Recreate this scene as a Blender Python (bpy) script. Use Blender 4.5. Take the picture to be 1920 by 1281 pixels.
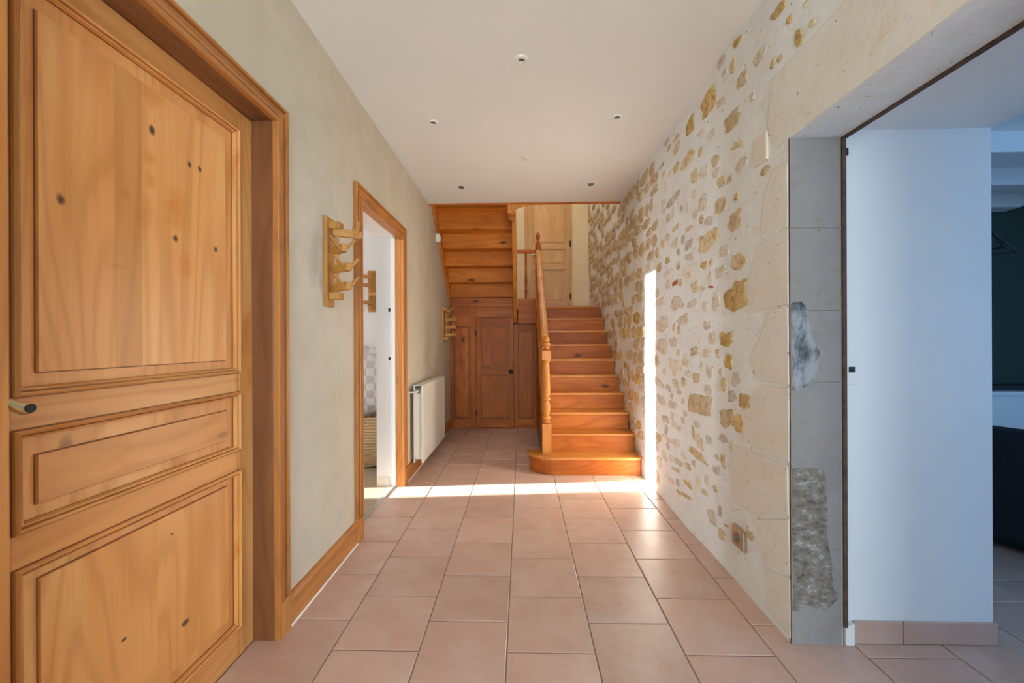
import bpy, math, random
from mathutils import Vector, Matrix, noise
for o in list(bpy.data.objects): bpy.data.objects.remove(o, do_unlink=True)
S = bpy.context.scene
COL = S.collection
PI = math.pi
rnd = random.Random(7)
# ------------------------------------------------------------------ camera
F, YAW, ROLL, H = 761.76, .0242, .0040, 1.184
cam = bpy.data.cameras.new('camera'); cam.sensor_width = 36; cam.sensor_fit = 'HORIZONTAL'
cam.lens = F / 1920 * 36; cam.clip_start = .02
co = bpy.data.objects.new('camera', cam); COL.objects.link(co)
co.matrix_world = Matrix.Translation((0, 0, H)) @ Matrix.Rotation(YAW, 4, 'Z') @ Matrix.Rotation(PI/2, 4, 'X') @ Matrix.Rotation(-ROLL, 4, 'Z')
S.camera = co
# ------------------------------------------------------------------ light
S.view_settings.view_transform = 'Standard'; S.view_settings.look = 'None'
S.view_settings.gamma = 1; S.view_settings.use_curve_mapping = False
S.view_settings.exposure = 0.3
W = bpy.data.worlds.new('world'); S.world = W; W.use_nodes = True
W.node_tree.nodes['Background'].inputs[0].default_value = (.75, .86, 1, 1)
W.node_tree.nodes['Background'].inputs[1].default_value = 1.0
def lamp(name, typ, loc, d, energy, color, size=None, angle=None):
    l = bpy.data.lights.new(name, typ); l.energy = energy; l.color = color
    if typ == 'AREA': l.shape = 'RECTANGLE'; l.size, l.size_y = size
    if typ == 'SUN': l.angle = angle
    o = bpy.data.objects.new(name, l); COL.objects.link(o); o.location = loc
    o.rotation_euler = Vector(d).to_track_quat('-Z', 'Y').to_euler()
    return o
# low sun from the side room's narrowed french window: elevation 8 deg, 5 deg off the cross axis
SE, SA = math.radians(8), math.radians(4.95)
lamp('sun', 'SUN', (-9, 2, 5), (math.cos(SE)*math.cos(SA), math.cos(SE)*math.sin(SA), -math.sin(SE)), 64, (1, .99, .95), angle=.013)
# daylight in guessed, unseen window openings, plus an added fill over the stairs
lamp('entrance_daylight', 'AREA', (.04, -2.66, 1.25), (0, 1, .02), 84, (.74, .93, 1), (1.5, 2.3))
lamp('side_room_daylight', 'AREA', (-4.28, 2.907, 1.3), (1, 0, 0), 34, (.95, .97, 1), (.26, 2.4))
lamp('living_room_daylight', 'AREA', (5.16, -.2, 1.35), (-1, 0, 0), 52, (.15, .48, 1), (2.4, 1.7))
lamp('stairwell_fill', 'AREA', (.45, 5.0, 4.99), (0, 0, -1), 25, (1, .95, .86), (1.0, 1.5))  # added overhead fill for treads and far floor; no skylight is known
# ------------------------------------------------------------------ photo pixel -> direction
def ray(px):
    x = px[0]-960; y = 640.5-px[1]
    c, s = math.cos(.0032), math.sin(.0032)
    x, y = (x*c+y*s)/F, (-x*s+y*c)/F
    cy, sy = math.cos(YAW), math.sin(YAW)
    return (x*cy-sy, x*sy+cy, y)
def onX(px, X): r = ray(px); t = X/r[0]; return Vector((X, r[1]*t, r[2]*t+H))
def onY(px, Y): r = ray(px); t = Y/r[1]; return Vector((r[0]*t, Y, r[2]*t+H))
# ------------------------------------------------------------------ materials
def mat(name, rough=.6, spec=.5):
    m = bpy.data.materials.new(name); m.use_nodes = True
    nt = m.node_tree; b = nt.nodes['Principled BSDF']
    b.inputs['Roughness'].default_value = rough; b.inputs['Specular IOR Level'].default_value = spec
    return m, nt, b
def N(nt, t, **kw):
    n = nt.nodes.new(t)
    for k, v in kw.items():
        if k.startswith('_'): n.inputs[k[1:]].default_value = v
        else: setattr(n, k, v)
    return n
def coords(nt, scale, rand=7.0):
    tc = N(nt, 'ShaderNodeTexCoord'); oi = N(nt, 'ShaderNodeObjectInfo')
    sc = N(nt, 'ShaderNodeVectorMath', operation='SCALE'); sc.inputs[0].default_value = (rand, rand*.73, rand*1.31)
    nt.links.new(oi.outputs['Random'], sc.inputs['Scale'])
    ad = N(nt, 'ShaderNodeVectorMath', operation='ADD')
    nt.links.new(tc.outputs['Object'], ad.inputs[0]); nt.links.new(sc.outputs[0], ad.inputs[1])
    mp = N(nt, 'ShaderNodeVectorMath', operation='MULTIPLY'); mp.inputs[1].default_value = scale
    nt.links.new(ad.outputs[0], mp.inputs[0])
    return ad.outputs[0], mp.outputs[0], oi.outputs['Random']
def ramp(nt, fac, stops):
    r = N(nt, 'ShaderNodeValToRGB'); e = r.color_ramp.elements
    while len(e) < len(stops): e.new(.5)
    for i, (p, c) in enumerate(stops): e[i].position = p; e[i].color = (*c, 1) if len(c) == 3 else c
    nt.links.new(fac, r.inputs[0]); return r.outputs[0]
def mixc(nt, fac, a, b, mode='MIX'):
    m = N(nt, 'ShaderNodeMix', data_type='RGBA', blend_type=mode)
    for s, v in ((0, fac), (6, a), (7, b)):
        if hasattr(v, 'links') or hasattr(v, 'is_linked'): nt.links.new(v, m.inputs[s])
        else: m.inputs[s].default_value = v if s == 0 else (*v, 1)
    return m.outputs[2]
def noise_n(nt, vec, scale, detail=4, rough=.55, dist=0):
    n = N(nt, 'ShaderNodeTexNoise'); n.inputs['Scale'].default_value = scale; n.inputs['Detail'].default_value = detail
    n.inputs['Roughness'].default_value = rough; n.inputs['Distortion'].default_value = dist
    nt.links.new(vec, n.inputs['Vector']); return n.outputs['Fac']
def bump(nt, b, h, strength, dist=.01):
    n = N(nt, 'ShaderNodeBump'); n.inputs['Strength'].default_value = strength; n.inputs['Distance'].default_value = dist
    nt.links.new(h, n.inputs['Height']); nt.links.new(n.outputs[0], b.inputs['Normal'])
def wood(name, axis, dark, mid, light, rough=.38, knots=.5, spec=.45, tint=.13, stain=0, marks=()):
    m, nt, b = mat(name, rough, spec)
    ax = 'xyz'.index(axis); L = nt.links
    raw, v, rn = coords(nt, [26 if k != ax else 1.0 for k in range(3)])
    def scaled(vec, along, across):
        n = N(nt, 'ShaderNodeVectorMath', operation='MULTIPLY'); n.inputs[1].default_value = [across if k != ax else along for k in range(3)]
        L.new(vec, n.inputs[0]); return n.outputs[0]
    def math_(op, a, c):
        n = N(nt, 'ShaderNodeMath', operation=op)
        for s_, q in ((0, a), (1, c)):
            if isinstance(q, (int, float)): n.inputs[s_].default_value = q
            else: L.new(q, n.inputs[s_])
        return n.outputs[0]
    grain = noise_n(nt, v, 2.2, 6, .6, .3)
    band = noise_n(nt, scaled(raw, .5, 4.0), 1.3, 3, .5, .8)
    # knot centres also bend the growth rings around them
    vo = N(nt, 'ShaderNodeTexVoronoi'); vo.inputs['Scale'].default_value = .62
    L.new(scaled(raw, 3.2, 8.0), vo.inputs['Vector'])
    kd = vo.outputs['Distance']
    # growth rings: sine of a warped slow field -> cathedral lines
    slow = noise_n(nt, scaled(raw, .35, 2.6), 1.0, 2, .45, .3)
    ph = math_('ADD', math_('MULTIPLY', slow, 130.0), math_('MULTIPLY', grain, 2.4))
    ring = math_('POWER', math_('MULTIPLY_ADD', math_('SINE', ph, 0), .5), 3.0) if False else math_('POWER', math_('ADD', math_('MULTIPLY', math_('SINE', ph, 0), .5), .5), 3.0)
    t = math_('ADD', math_('MULTIPLY', band, .75), math_('MULTIPLY', grain, .25))
    c = ramp(nt, t, [(.30, tuple(.45*d+.55*q for d, q in zip(dark, mid))), (.48, mid), (.66, light)])
    c = mixc(nt, math_('MULTIPLY', ring, .34), c, dark)
    c = mixc(nt, ramp(nt, grain, [(.52, (0, 0, 0)), (.72, (.30, .30, .30))]), c, dark)
    if stain:
        sn = noise_n(nt, scaled(raw, 3.0, 5.0), 1.0, 4, .6, .3)
        c = mixc(nt, ramp(nt, sn, [(.60, (0, 0, 0)), (.68, (stain,)*3)]), c, (.58, .17, .02))
    if knots > 0:
        k = ramp(nt, kd, [(.045, (1, 1, 1)), (.085, (.6, .6, .6)), (.11, (.12, .12, .12)), (.2, (0, 0, 0))])
        c = mixc(nt, math_('MULTIPLY', k, knots), c, tuple(x*.18 for x in dark))
    if marks:
        tc = N(nt, 'ShaderNodeTexCoord'); wob = noise_n(nt, tc.outputs['Object'], 26, 3)
        for (y, z, ry, rz, st, colr, soft) in marks:
            sb_ = N(nt, 'ShaderNodeVectorMath', operation='SUBTRACT'); sb_.inputs[1].default_value = (0, y, z); L.new(tc.outputs['Object'], sb_.inputs[0])
            ml = N(nt, 'ShaderNodeVectorMath', operation='MULTIPLY'); ml.inputs[1].default_value = (0, 1/ry, 1/rz); L.new(sb_.outputs[0], ml.inputs[0])
            ln = N(nt, 'ShaderNodeVectorMath', operation='LENGTH'); L.new(ml.outputs[0], ln.inputs[0])
            d = math_('ADD', ln.outputs['Value'], math_('MULTIPLY', math_('SUBTRACT', wob, .5), 1.4))
            mr = N(nt, 'ShaderNodeMapRange'); mr.inputs['From Min'].default_value = 1-soft; mr.inputs['From Max'].default_value = 1.1
            mr.inputs['To Min'].default_value = st; mr.inputs['To Max'].default_value = 0; L.new(d, mr.inputs['Value'])
            c = mixc(nt, mr.outputs[0], c, colr)
    c = mixc(nt, 1.0, c, ramp(nt, rn, [(0, (1-tint,)*3), (1, (1+tint*.4,)*3)]), 'MULTIPLY')
    L.new(c, b.inputs['Base Color'])
    bump(nt, b, grain, .10, .004)
    return m
M = {}
P_D = ((.50, .18, .042), (.76, .33, .095), (.86, .44, .15))       # honey pine of the big door
P_J = ((.13, .045, .016), (.23, .085, .03), (.34, .14, .055))      # dark brown jamb
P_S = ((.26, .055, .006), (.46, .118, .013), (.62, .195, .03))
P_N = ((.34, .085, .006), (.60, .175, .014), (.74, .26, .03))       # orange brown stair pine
P_B = ((.36, .11, .014), (.58, .20, .028), (.72, .30, .06))     # bright stair newel / rail
P_R = ((.38, .15, .03), (.55, .25, .055), (.66, .33, .09))          # coat rack
P_U = ((.50, .26, .09), (.62, .35, .14), (.70, .42, .19))          # pale upstairs door
P_C = ((.30, .095, .02), (.50, .185, .042), (.64, .27, .07))      # door casing
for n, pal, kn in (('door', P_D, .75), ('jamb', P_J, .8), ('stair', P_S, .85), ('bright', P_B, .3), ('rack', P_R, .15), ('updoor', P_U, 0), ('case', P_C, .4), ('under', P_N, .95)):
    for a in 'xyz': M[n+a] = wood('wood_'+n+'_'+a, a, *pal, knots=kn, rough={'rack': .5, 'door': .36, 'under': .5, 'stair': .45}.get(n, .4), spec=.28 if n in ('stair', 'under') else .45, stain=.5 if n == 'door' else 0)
# knots and orange varnish stains of the big door, where the door shows them
mk = []
for px, rr in (((117, 374), .011), ((288, 243), .011), ((358, 308), .009), ((377, 317), .009), ((332, 446), .010), ((407, 467), .009), ((350, 1167), .016), ((235, 1199), .009), ((325, 1001), .008)):
    p = onX(px, -1.07); mk.append((p.y-1.17, p.z, rr, rr*(1.35 if px[1] < 1000 else .6), .93, (.05, .025, .012), .5))
for px, ry, rz in (((288, 178), .05, .035), ((284, 296), .022, .03), ((283, 335), .02, .035), ((335, 392), .055, .07), ((275, 405), .03, .06), ((350, 498), .03, .045), ((240, 362), .02, .025), ((226, 500), .03, .008)):
    p = onX(px, -1.07); mk.append((p.y-1.17, p.z, ry, rz, .55, (.62, .19, .025), .75))
M['doorboard'] = wood('wood_door_board', 'z', *P_D, knots=0, rough=.34, marks=mk)
def plain(name, col, rough=.6, var=.08, scale=6, bmp=0, spec=.4, metal=0, fine=0):
    m, nt, b = mat(name, rough, spec)
    raw, v, rn = coords(nt, (1, 1, 1), 3)
    f = noise_n(nt, v, scale, 5, .6)
    c = ramp(nt, f, [(.3, tuple(x*(1-var) for x in col)), (.7, tuple(min(1, x*(1+var)) for x in col))])
    nt.links.new(c, b.inputs['Base Color']); b.inputs['Metallic'].default_value = metal
    if bmp: bump(nt, b, noise_n(nt, v, fine or scale*12, 5, .6), bmp, .006)
    M[name] = m; return m
def plaster_wall(name, a, b_, c_, pits=0):
    m, nt, b = mat(name, .85, .2)
    raw, v, rn = coords(nt, (1, 1, 1), 0)
    f1 = noise_n(nt, v, 1.5, 6, .6, .8); f2 = noise_n(nt, v, 7, 6, .65, .5)
    c = mixc(nt, ramp(nt, f1, [(.35, (0, 0, 0)), (.65, (1, 1, 1))]), a, b_)
    c = mixc(nt, ramp(nt, f2, [(.45, (0, 0, 0)), (.8, (.55, .55, .55))]), c, c_)
    h = noise_n(nt, v, 30, 5); st = .12
    if pits:
        h = noise_n(nt, v, 26, 8, .7); st = .5
        p = noise_n(nt, v, 48, 3, .5)
        c = mixc(nt, ramp(nt, p, [(.68, (0, 0, 0)), (.73, (.75, .75, .75))]), c, (.16, .11, .07))
        o = noise_n(nt, v, 11, 6, .7, .6)
        c = mixc(nt, ramp(nt, o, [(.56, (0, 0, 0)), (.70, (.42, .42, .42))]), c, tuple(x*k for x, k in zip(a, (.87, .72, .50))))
    nt.links.new(c, b.inputs['Base Color']); bump(nt, b, h, st, .006 if pits else .004)
    M[name] = m
plaster_wall('limewash', (.60, .52, .395), (.66, .58, .455), (.53, .455, .345))
plaster_wall('mortar', (.74, .755, .75), (.81, .83, .835), (.68, .62, .53), 1)
plaster_wall('ashlar', (.73, .69, .63), (.77, .74, .69), (.70, .60, .48), 1)
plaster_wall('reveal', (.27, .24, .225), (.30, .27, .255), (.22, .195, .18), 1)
plain('ceiling', (.82, .81, .79), .8, .02, 2)
plain('white_paint', (.82, .82, .81), .6, .02, 2)
plain('white_side', (.84, .82, .80), .6, .03, 3)
plain('yellow_paint', (.74, .58, .35), .7, .03, 3)
plain('green_paint', (.05, .08, .065), .7, .05, 3)
plain('grout', (.24, .18, .14), .9, .15, 30)
plain('white_plastic', (.82, .80, .76), .4, .01)
plain('beige_plate', (.74, .66, .56), .5, .02)
plain('cream_enamel', (.80, .76, .66), .35, .01)
plain('brass', (.72, .60, .32), .32, .1, 30, metal=1)
plain('bronze', (.52, .44, .33), .35, .05, metal=1)
plain('black', (.012, .012, .013), .5, .1)
plain('iron', (.05, .04, .035), .45, .1, metal=.6)
plain('lens', (.16, .15, .14), .25, .05)
plain('grey_rail', (.50, .50, .49), .35, .03, metal=.7)
plain('sofa', (.012, .013, .018), .85, .2, 30, .2)
def patchy(name, scale, stops, sc):
    m, nt, b = mat(name, .95, .1)
    raw, v, rn = coords(nt, sc, 0)
    f = noise_n(nt, v, scale, 9, .7, .1)
    nt.links.new(ramp(nt, f, stops), b.inputs['Base Color']); bump(nt, b, f, .6, .01); M[name] = m
patchy('charcoal', 17, [(.36, (.035, .038, .042)), (.45, (.15, .155, .165)), (.54, (.30, .30, .315)), (.66, (.36, .355, .36))], (1, 1, .45))
patchy('worn_plaster', 24, [(.34, (.10, .085, .075)), (.46, (.20, .165, .135)), (.56, (.25, .215, .18)), (.62, (.38, .365, .36)), (.7, (.44, .43, .43))], (1, 1, 1.6))
plain('old_wood', (.10, .055, .035), .8, .4, 25, .5)
plain('wicker', (.70, .50, .28), .7, .2, 40, .4)
plain('brick_red', (.42, .13, .07), .85, .2, 20, .4)
def stone_mat(name, dark, mid, light):
    m, nt, b = mat(name, .92, .15)
    raw, v, rn = coords(nt, (1, 1, 1), 9)
    f = noise_n(nt, v, 20, 6, .65, .4); g = noise_n(nt, v, 55, 4, .6)
    c = ramp(nt, f, [(.34, dark), (.48, mid), (.66, light)])
    c = mixc(nt, ramp(nt, g, [(.56, (0, 0, 0)), (.75, (.6, .6, .6))]), c, tuple(x*.45 for x in dark))
    c = mixc(nt, 1.0, c, ramp(nt, rn, [(0, (.88,)*3), (1, (1.08,)*3)]), 'MULTIPLY')
    nt.links.new(c, b.inputs['Base Color']); bump(nt, b, f, .9, .012); M[name] = m
stone_mat('stone_o', (.38, .24, .085), (.60, .41, .17), (.70, .53, .27))
stone_mat('stone_m', (.44, .32, .18), (.64, .50, .31), (.74, .62, .44))
stone_mat('stone_p', (.58, .48, .36), (.70, .61, .49), (.77, .71, .62))
stone_mat('stone_g', (.40, .35, .30), (.55, .49, .42), (.66, .60, .53))
stone_mat('stone_f', (.44, .31, .165), (.62, .47, .28), (.72, .59, .42))
def tile_mat():
    m, nt, b = mat('terracotta_tile', .30, .5)
    raw, v, rn = coords(nt, (1, 1, 1), 11)
    f = noise_n(nt, v, 6, 8, .68, .2); g = noise_n(nt, v, 2.0, 3)
    c = ramp(nt, f, [(.28, (.52, .32, .245)), (.5, (.60, .405, .32)), (.72, (.66, .48, .40))])
    c = mixc(nt, ramp(nt, g, [(.4, (0, 0, 0)), (.7, (.5, .5, .5))]), c, (.58, .345, .26))
    c = mixc(nt, 1.0, c, ramp(nt, rn, [(0, (.93, .92, .91)), (1, (1.06, 1.06, 1.06))]), 'MULTIPLY')
    nt.links.new(c, b.inputs['Base Color'])
    r = ramp(nt, f, [(.3, (.37,)*3), (.7, (.33,)*3)]); nt.links.new(r, b.inputs['Roughness'])
    M['tile'] = m
tile_mat()
M['laminate'] = wood('laminate_floor', 'x', (.42, .30, .20), (.52, .39, .27), (.60, .47, .34), rough=.2, knots=0, spec=.8)
def cushion_mat():
    m, nt, b = mat('check_cloth', .9, .1)
    raw, v, rn = coords(nt, (1, 1, 1), 0)
    ch = N(nt, 'ShaderNodeTexChecker'); ch.inputs['Scale'].default_value = 14
    ch.inputs[1].default_value = (.80, .78, .74, 1); ch.inputs[2].default_value = (.62, .58, .60, 1)
    nt.links.new(v, ch.inputs['Vector']); nt.links.new(ch.outputs[0], b.inputs['Base Color']); M['check'] = m
cushion_mat()
def led_mat():
    m, nt, b = mat('red_led'); b.inputs['Base Color'].default_value = (.6, .02, .01, 1)
    b.inputs['Emission Color'].default_value = (1, .05, .02, 1); b.inputs['Emission Strength'].default_value = 1.5; M['led'] = m
led_mat()
# ------------------------------------------------------------------ mesh helpers
class MB:
    def __init__(s): s.v = []; s.f = []
    def add(s, vs, fs):
        n = len(s.v); s.v += [tuple(v) for v in vs]; s.f += [tuple(i+n for i in f) for f in fs]; return s
    def box(s, x0, x1, y0, y1, z0, z1):
        vs = [(x, y, z) for z in (z0, z1) for y in (y0, y1) for x in (x0, x1)]
        return s.add(vs, [(0, 2, 3, 1), (4, 5, 7, 6), (0, 1, 5, 4), (2, 6, 7, 3), (0, 4, 6, 2), (1, 3, 7, 5)])
    def prism(s, pts, axis, a, b):
        # pts are 2d in the two remaining axes (in xyz order), extruded along axis from a to b
        def mk(p, t):
            q = list(p); q.insert('xyz'.index(axis), t); return q
        n = len(pts)
        vs = [mk(p, a) for p in pts]+[mk(p, b) for p in pts]
        fs = [tuple(range(n))[::-1], tuple(range(n, 2*n))]+[(i, (i+1) % n, n+(i+1) % n, n+i) for i in range(n)]
        return s.add(vs, fs)
    def bar(s, p0, p1, w, h, up=(0, 0, 1), w1=None, h1=None):
        p0 = Vector(p0); p1 = Vector(p1); d = (p1-p0).normalized(); u = Vector(up)
        r = d.cross(u).normalized(); u = r.cross(d).normalized(); w1 = w if w1 is None else w1; h1 = h if h1 is None else h1
        vs = []
        for p, a, c in ((p0, w, h), (p1, w1, h1)):
            for i, j in ((-1, -1), (1, -1), (1, 1), (-1, 1)): vs.append(p+r*i*a/2+u*j*c/2)
        return s.add(vs, [(0, 1, 2, 3), (7, 6, 5, 4), (0, 4, 5, 1), (1, 5, 6, 2), (2, 6, 7, 3), (3, 7, 4, 0)])
    def tube(s, pts, r, n=10):
        pts = [Vector(p) for p in pts]; rings = []
        for i, p in enumerate(pts):
            d = (pts[min(i+1, len(pts)-1)]-pts[max(i-1, 0)]).normalized()
            a = d.orthogonal().normalized() if i == 0 else (rings[-1][1]-d*rings[-1][1].dot(d)).normalized()
            b = d.cross(a); rr = r[i] if isinstance(r, (list, tuple)) else r
            rings.append(([p+(a*math.cos(t)+b*math.sin(t))*rr for t in [2*PI*k/n for k in range(n)]], a))
        vs = [q for R, _ in rings for q in R]; fs = []
        for i in range(len(pts)-1):
            for k in range(n): fs.append((i*n+k, i*n+(k+1) % n, (i+1)*n+(k+1) % n, (i+1)*n+k))
        fs += [tuple(range(n))[::-1], tuple((len(pts)-1)*n+k for k in range(n))]
        return s.add(vs, fs)
    def lathe(s, prof, c, n=16, axis='z'):
        vs = []; fs = []
        for r, z in prof:
            for k in range(n):
                t = 2*PI*k/n; q = (r*math.cos(t), r*math.sin(t), z)
                if axis == 'y': q = (q[0], q[2], q[1])
                if axis == 'x': q = (q[2], q[0], q[1])
                vs.append((c[0]+q[0], c[1]+q[1], c[2]+q[2]))
        for i in range(len(prof)-1):
            for k in range(n): fs.append((i*n+k, i*n+(k+1) % n, (i+1)*n+(k+1) % n, (i+1)*n+k))
        fs += [tuple(range(n))[::-1], tuple((len(prof)-1)*n+k for k in range(n))]
        return s.add(vs, fs)
    def build(s, name, m, parent=None, bevel=0, smooth=False, kind=None, seg=2):
        off = Vector((0, 0, 0)); p = parent
        while p: off += p.location; p = p.parent
        me = bpy.data.meshes.new(name); me.from_pydata([Vector(v)-off for v in s.v], [], s.f)
        me.materials.append(M[m] if isinstance(m, str) else m)
        import bmesh
        bm = bmesh.new(); bm.from_mesh(me); bmesh.ops.recalc_face_normals(bm, faces=bm.faces); bm.to_mesh(me); bm.free()
        if smooth:
            me.polygons.foreach_set('use_smooth', [True]*len(me.polygons))
            try: me.set_sharp_from_angle(angle=math.radians(40))
            except Exception: pass
        o = bpy.data.objects.new(name, me); COL.objects.link(o); o.parent = parent
        if bevel:
            b = o.modifiers.new('bevel', 'BEVEL'); b.width = bevel; b.segments = seg; b.limit_method = 'ANGLE'
        if kind: o['kind'] = kind
        return o
def B(*a): return MB().box(*a)
def tag(o, label, cat, group=None, kind=None):
    o['label'] = label; o['category'] = cat
    if group: o['group'] = group
    if kind: o['kind'] = kind
    return o
def thing(name, loc, label, cat, group=None, kind=None):
    o = bpy.data.objects.new(name, None); COL.objects.link(o); o.location = loc
    return tag(o, label, cat, group, kind)
XL, XR, ZC, YE, YB = -.985, 1.048, 2.654, 4.30, 6.36
WX = -1.19          # side room face of the left wall
ZU = 5.0            # upstairs ceiling
# ------------------------------------------------------------------ floor with tiles
A, X0, Y0 = .337, -.0622, 1.5468
fl = tag(MB().box(-1.073, 5.3, -2.8, 6.5, -.12, -.004).box(-1.3, -1.073, -2.8, 1.6, -.12, -.004).build('floor', 'grout'), 'floor of square terracotta coloured tiles laid in staggered columns', 'floor', kind='structure')
def tile_mesh():
    g = .0022; m = MB(); h = A/2-g; e = .003
    for z, k in ((-.004, h), (-.0018, h), (0, h-e)): m.v += [(-k, -k, z), (k, -k, z), (k, k, z), (-k, k, z)]
    for r in (0, 4): m.f += [(r+i, r+(i+1) % 4, r+4+(i+1) % 4, r+4+i) for i in range(4)]
    m.f.append((8, 9, 10, 11)); return m
t0 = None; rest = MB()
for c in range(-3, 16):
    for r in range(-14, 15):
        x = X0+(c+.5)*A; y = Y0+(r+(.5 if c % 2 else 0)+.5)*A
        if y > (5.75 if c < 4 else 4.1) or y < -2.6: continue
        if c < 4 and y > -.3 or 4 <= c <= 9 and .8 < y < 3.2:
            if t0 is None: t0 = tile_mesh().build('tile', 'tile', fl); o = t0
            else: o = t0.copy(); COL.objects.link(o)
            o.location = (x, y, rnd.uniform(-.0004, .0004)); o.rotation_euler = (rnd.uniform(-.001, .001), rnd.uniform(-.001, .001), 0)
        else:
            tm = tile_mesh(); rest.add([(a+x, b+y, z) for a, b, z in tm.v], tm.f)
rest.build('far_tiles', 'tile', fl, kind='stuff')
# side room floor
sf = tag(B(-4.4, -1.073, 1.6, 4.5, -.12, 0).build('floor_side_room', 'laminate'), 'glossy pale wood floor of the side room beyond the open doorway', 'floor', kind='structure')
tr = tag(B(-1.082, -1.045, 2.44, 3.30, -.01, .004).build('trim_threshold', 'grey_rail', bevel=.002), 'thin metal threshold strip between tiles and side room floor', 'trim', kind='structure')
# ------------------------------------------------------------------ ceiling
tag(B(-1.3, 1.25, -2.8, YE, ZC, 2.87).build('ceiling', 'ceiling'), 'smooth off-white ceiling above the hall', 'ceiling', kind='structure')
tag(MB().box(-1.3, -.05, 2.0, 6.6, ZU, ZU+.1).box(.95, 1.3, 2.0, 6.6, ZU, ZU+.1).box(-.05, .95, 2.0, 4.25, ZU, ZU+.1).box(-.05, .95, 5.75, 6.6, ZU, ZU+.1).build('ceiling_upstairs', 'ceiling'), 'ceiling high above the stairwell with an opening added for the fill light', 'ceiling', kind='structure')  # unseen ceiling; its opening is made up to go with the overhead fill
# ------------------------------------------------------------------ left wall with two openings
D1a, D1b, D1h = .725, 1.605, 2.075
D2a, D2b, D2h = 2.435, 3.315, 2.055
m = MB()
m.box(WX, XL, -2.8, D1a, 0, ZC); m.box(WX, XL, D1a, D1b, D1h, ZC); m.box(WX-.05, WX, D1a-.1, D1b+.1, 0, ZC); m.box(WX, XL, D1b, D2a, 0, ZC)  # includes an unseen plate behind the big door, added against a light leak
m.box(WX, XL, D2a, D2b, D2h, ZC); m.box(WX, XL, D2b, YE, 0, ZC); m.box(WX, XL, YE, YB+.1, 0, ZU); m.box(WX, XL, 2.0, YE, 2.87, ZU)
tag(m.build('wall_left', 'limewash'), 'beige limewashed wall with two wood framed doorways', 'wall', kind='structure')
# front wall with glazed entrance opening behind the camera
m = MB(); m.box(-1.3, -.72, -2.8, -2.7, 0, ZC); m.box(.8, 1.25, -2.8, -2.7, 0, ZC); m.box(-.72, .8, -2.8, -2.7, 2.42, ZC)
tag(m.build('wall_front', 'limewash'), 'beige wall around the glazed entrance', 'wall', kind='structure')
m = MB(); m.box(-1.3, 1.25, 1.9, 2.0, 2.87, ZU)
tag(m.build('wall_upstairs', 'yellow_paint'), 'upstairs wall above the hall', 'wall', kind='structure')
# back wall
tag(B(WX, 1.25, YB, YB+.1, 0, ZU).build('wall_back', 'yellow_paint'), 'warm yellow painted wall behind the stair landing', 'wall', kind='structure')
# ------------------------------------------------------------------ right stone wall
def wdisp(y, z):
    d = .011*noise.noise(Vector((y*1.7, z*1.9, 3.1)))+.005*noise.noise(Vector((y*6, z*6, 8.7)))+.0015*noise.noise(Vector((y*19, z*19, 1)))
    f = min(1, max(0, (y-1.609)/.75)) if z < 1.975 else min(1, max(0, math.hypot(max(0, y-1.609), max(0, z-2.2))/.75))
    return XR+d*f
def grid(mb, ys, zs):
    n = len(mb.v); k = len(zs)
    for y in ys:
        for z in zs: mb.v.append((wdisp(y, z), y, z))
    for i in range(len(ys)-1):
        for j in range(k-1): mb.f.append((n+i*k+j, n+i*k+j+1, n+(i+1)*k+j+1, n+(i+1)*k+j))
def lin(a, b, st): n = max(1, round((b-a)/st)); return [a+(b-a)*i/n for i in range(n+1)]
XP = 1.242
m = MB()
grid(m, lin(1.609, YB, .035), lin(0, 1.972, .035)); grid(m, lin(.70, YB, .035), lin(1.972, ZC+.02, .035)); grid(m, lin(2.0, YB, .06), lin(ZC+.02, ZU, .06))
m.box(XR+.025, XP, 1.63, YB, 0, ZU); m.box(XR+.025, XP, .70, 1.63, 1.99, ZU)
m.box(XR, XP, -2.8, .70, 0, ZU)  # unseen stretch, drawn in to keep entrance light off the partition
m.add([(XR, 1.609, 0), (XP, 1.609, 0), (XP, 1.609, 1.972), (XR, 1.609, 1.972)], [(0, 1, 2, 3)])
m.add([(XR, 1.609, 1.972), (XP, 1.609, 1.972), (XP, .70, 1.972), (XR, .70, 1.972)], [(0, 1, 2, 3)])
wr = m.build('wall_right', 'mortar', smooth=True)
tag(wr, 'rough pale mortar wall with exposed ochre rubble stones and a wide opening', 'wall', kind='structure')
placed = []
def stone(cy, cz, w, h, m, tilt=0, proud=.006, n=16, rough=.3, name='stone'):
    mb = MB(); ph = rnd.uniform(0, 50); rings = []
    ct, st = math.cos(tilt), math.sin(tilt)
    for k, (s, dx) in enumerate(((1.0, .004), (.90, -proud*.75), (.55, -proud*1.1))):
        for i in range(n):
            t = 2*PI*i/n
            sq = 1/max(abs(math.cos(t)), abs(math.sin(t)))**.45
            r = sq*.93*(1+rough*noise.noise(Vector((math.cos(t)*1.9+ph, math.sin(t)*1.9, ph*.3)))*1.4+rough*.6*noise.noise(Vector((math.cos(t)*6+ph, math.sin(t)*6, ph))))*s
            a, b = r*math.cos(t)*w/2, r*math.sin(t)*h/2
            y, z = cy+a*ct-b*st, max(.004, cz+a*st+b*ct)
            j = 0 if k == 0 else proud*.7*noise.noise(Vector((y*40, z*40, ph)))
            mb.v.append((wdisp(y, z)+dx-j, y, z))
    c = len(mb.v); mb.v.append((wdisp(cy, cz)-proud*1.0, cy, cz))
    for k in (0, 1): mb.f += [(k*n+i, k*n+(i+1) % n, (k+1)*n+(i+1) % n, (k+1)*n+i) for i in range(n)]
    mb.f += [(2*n+i, 2*n+(i+1) % n, c) for i in range(n)]
    placed.append((cy, cz, w, h))
    return mb
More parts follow.
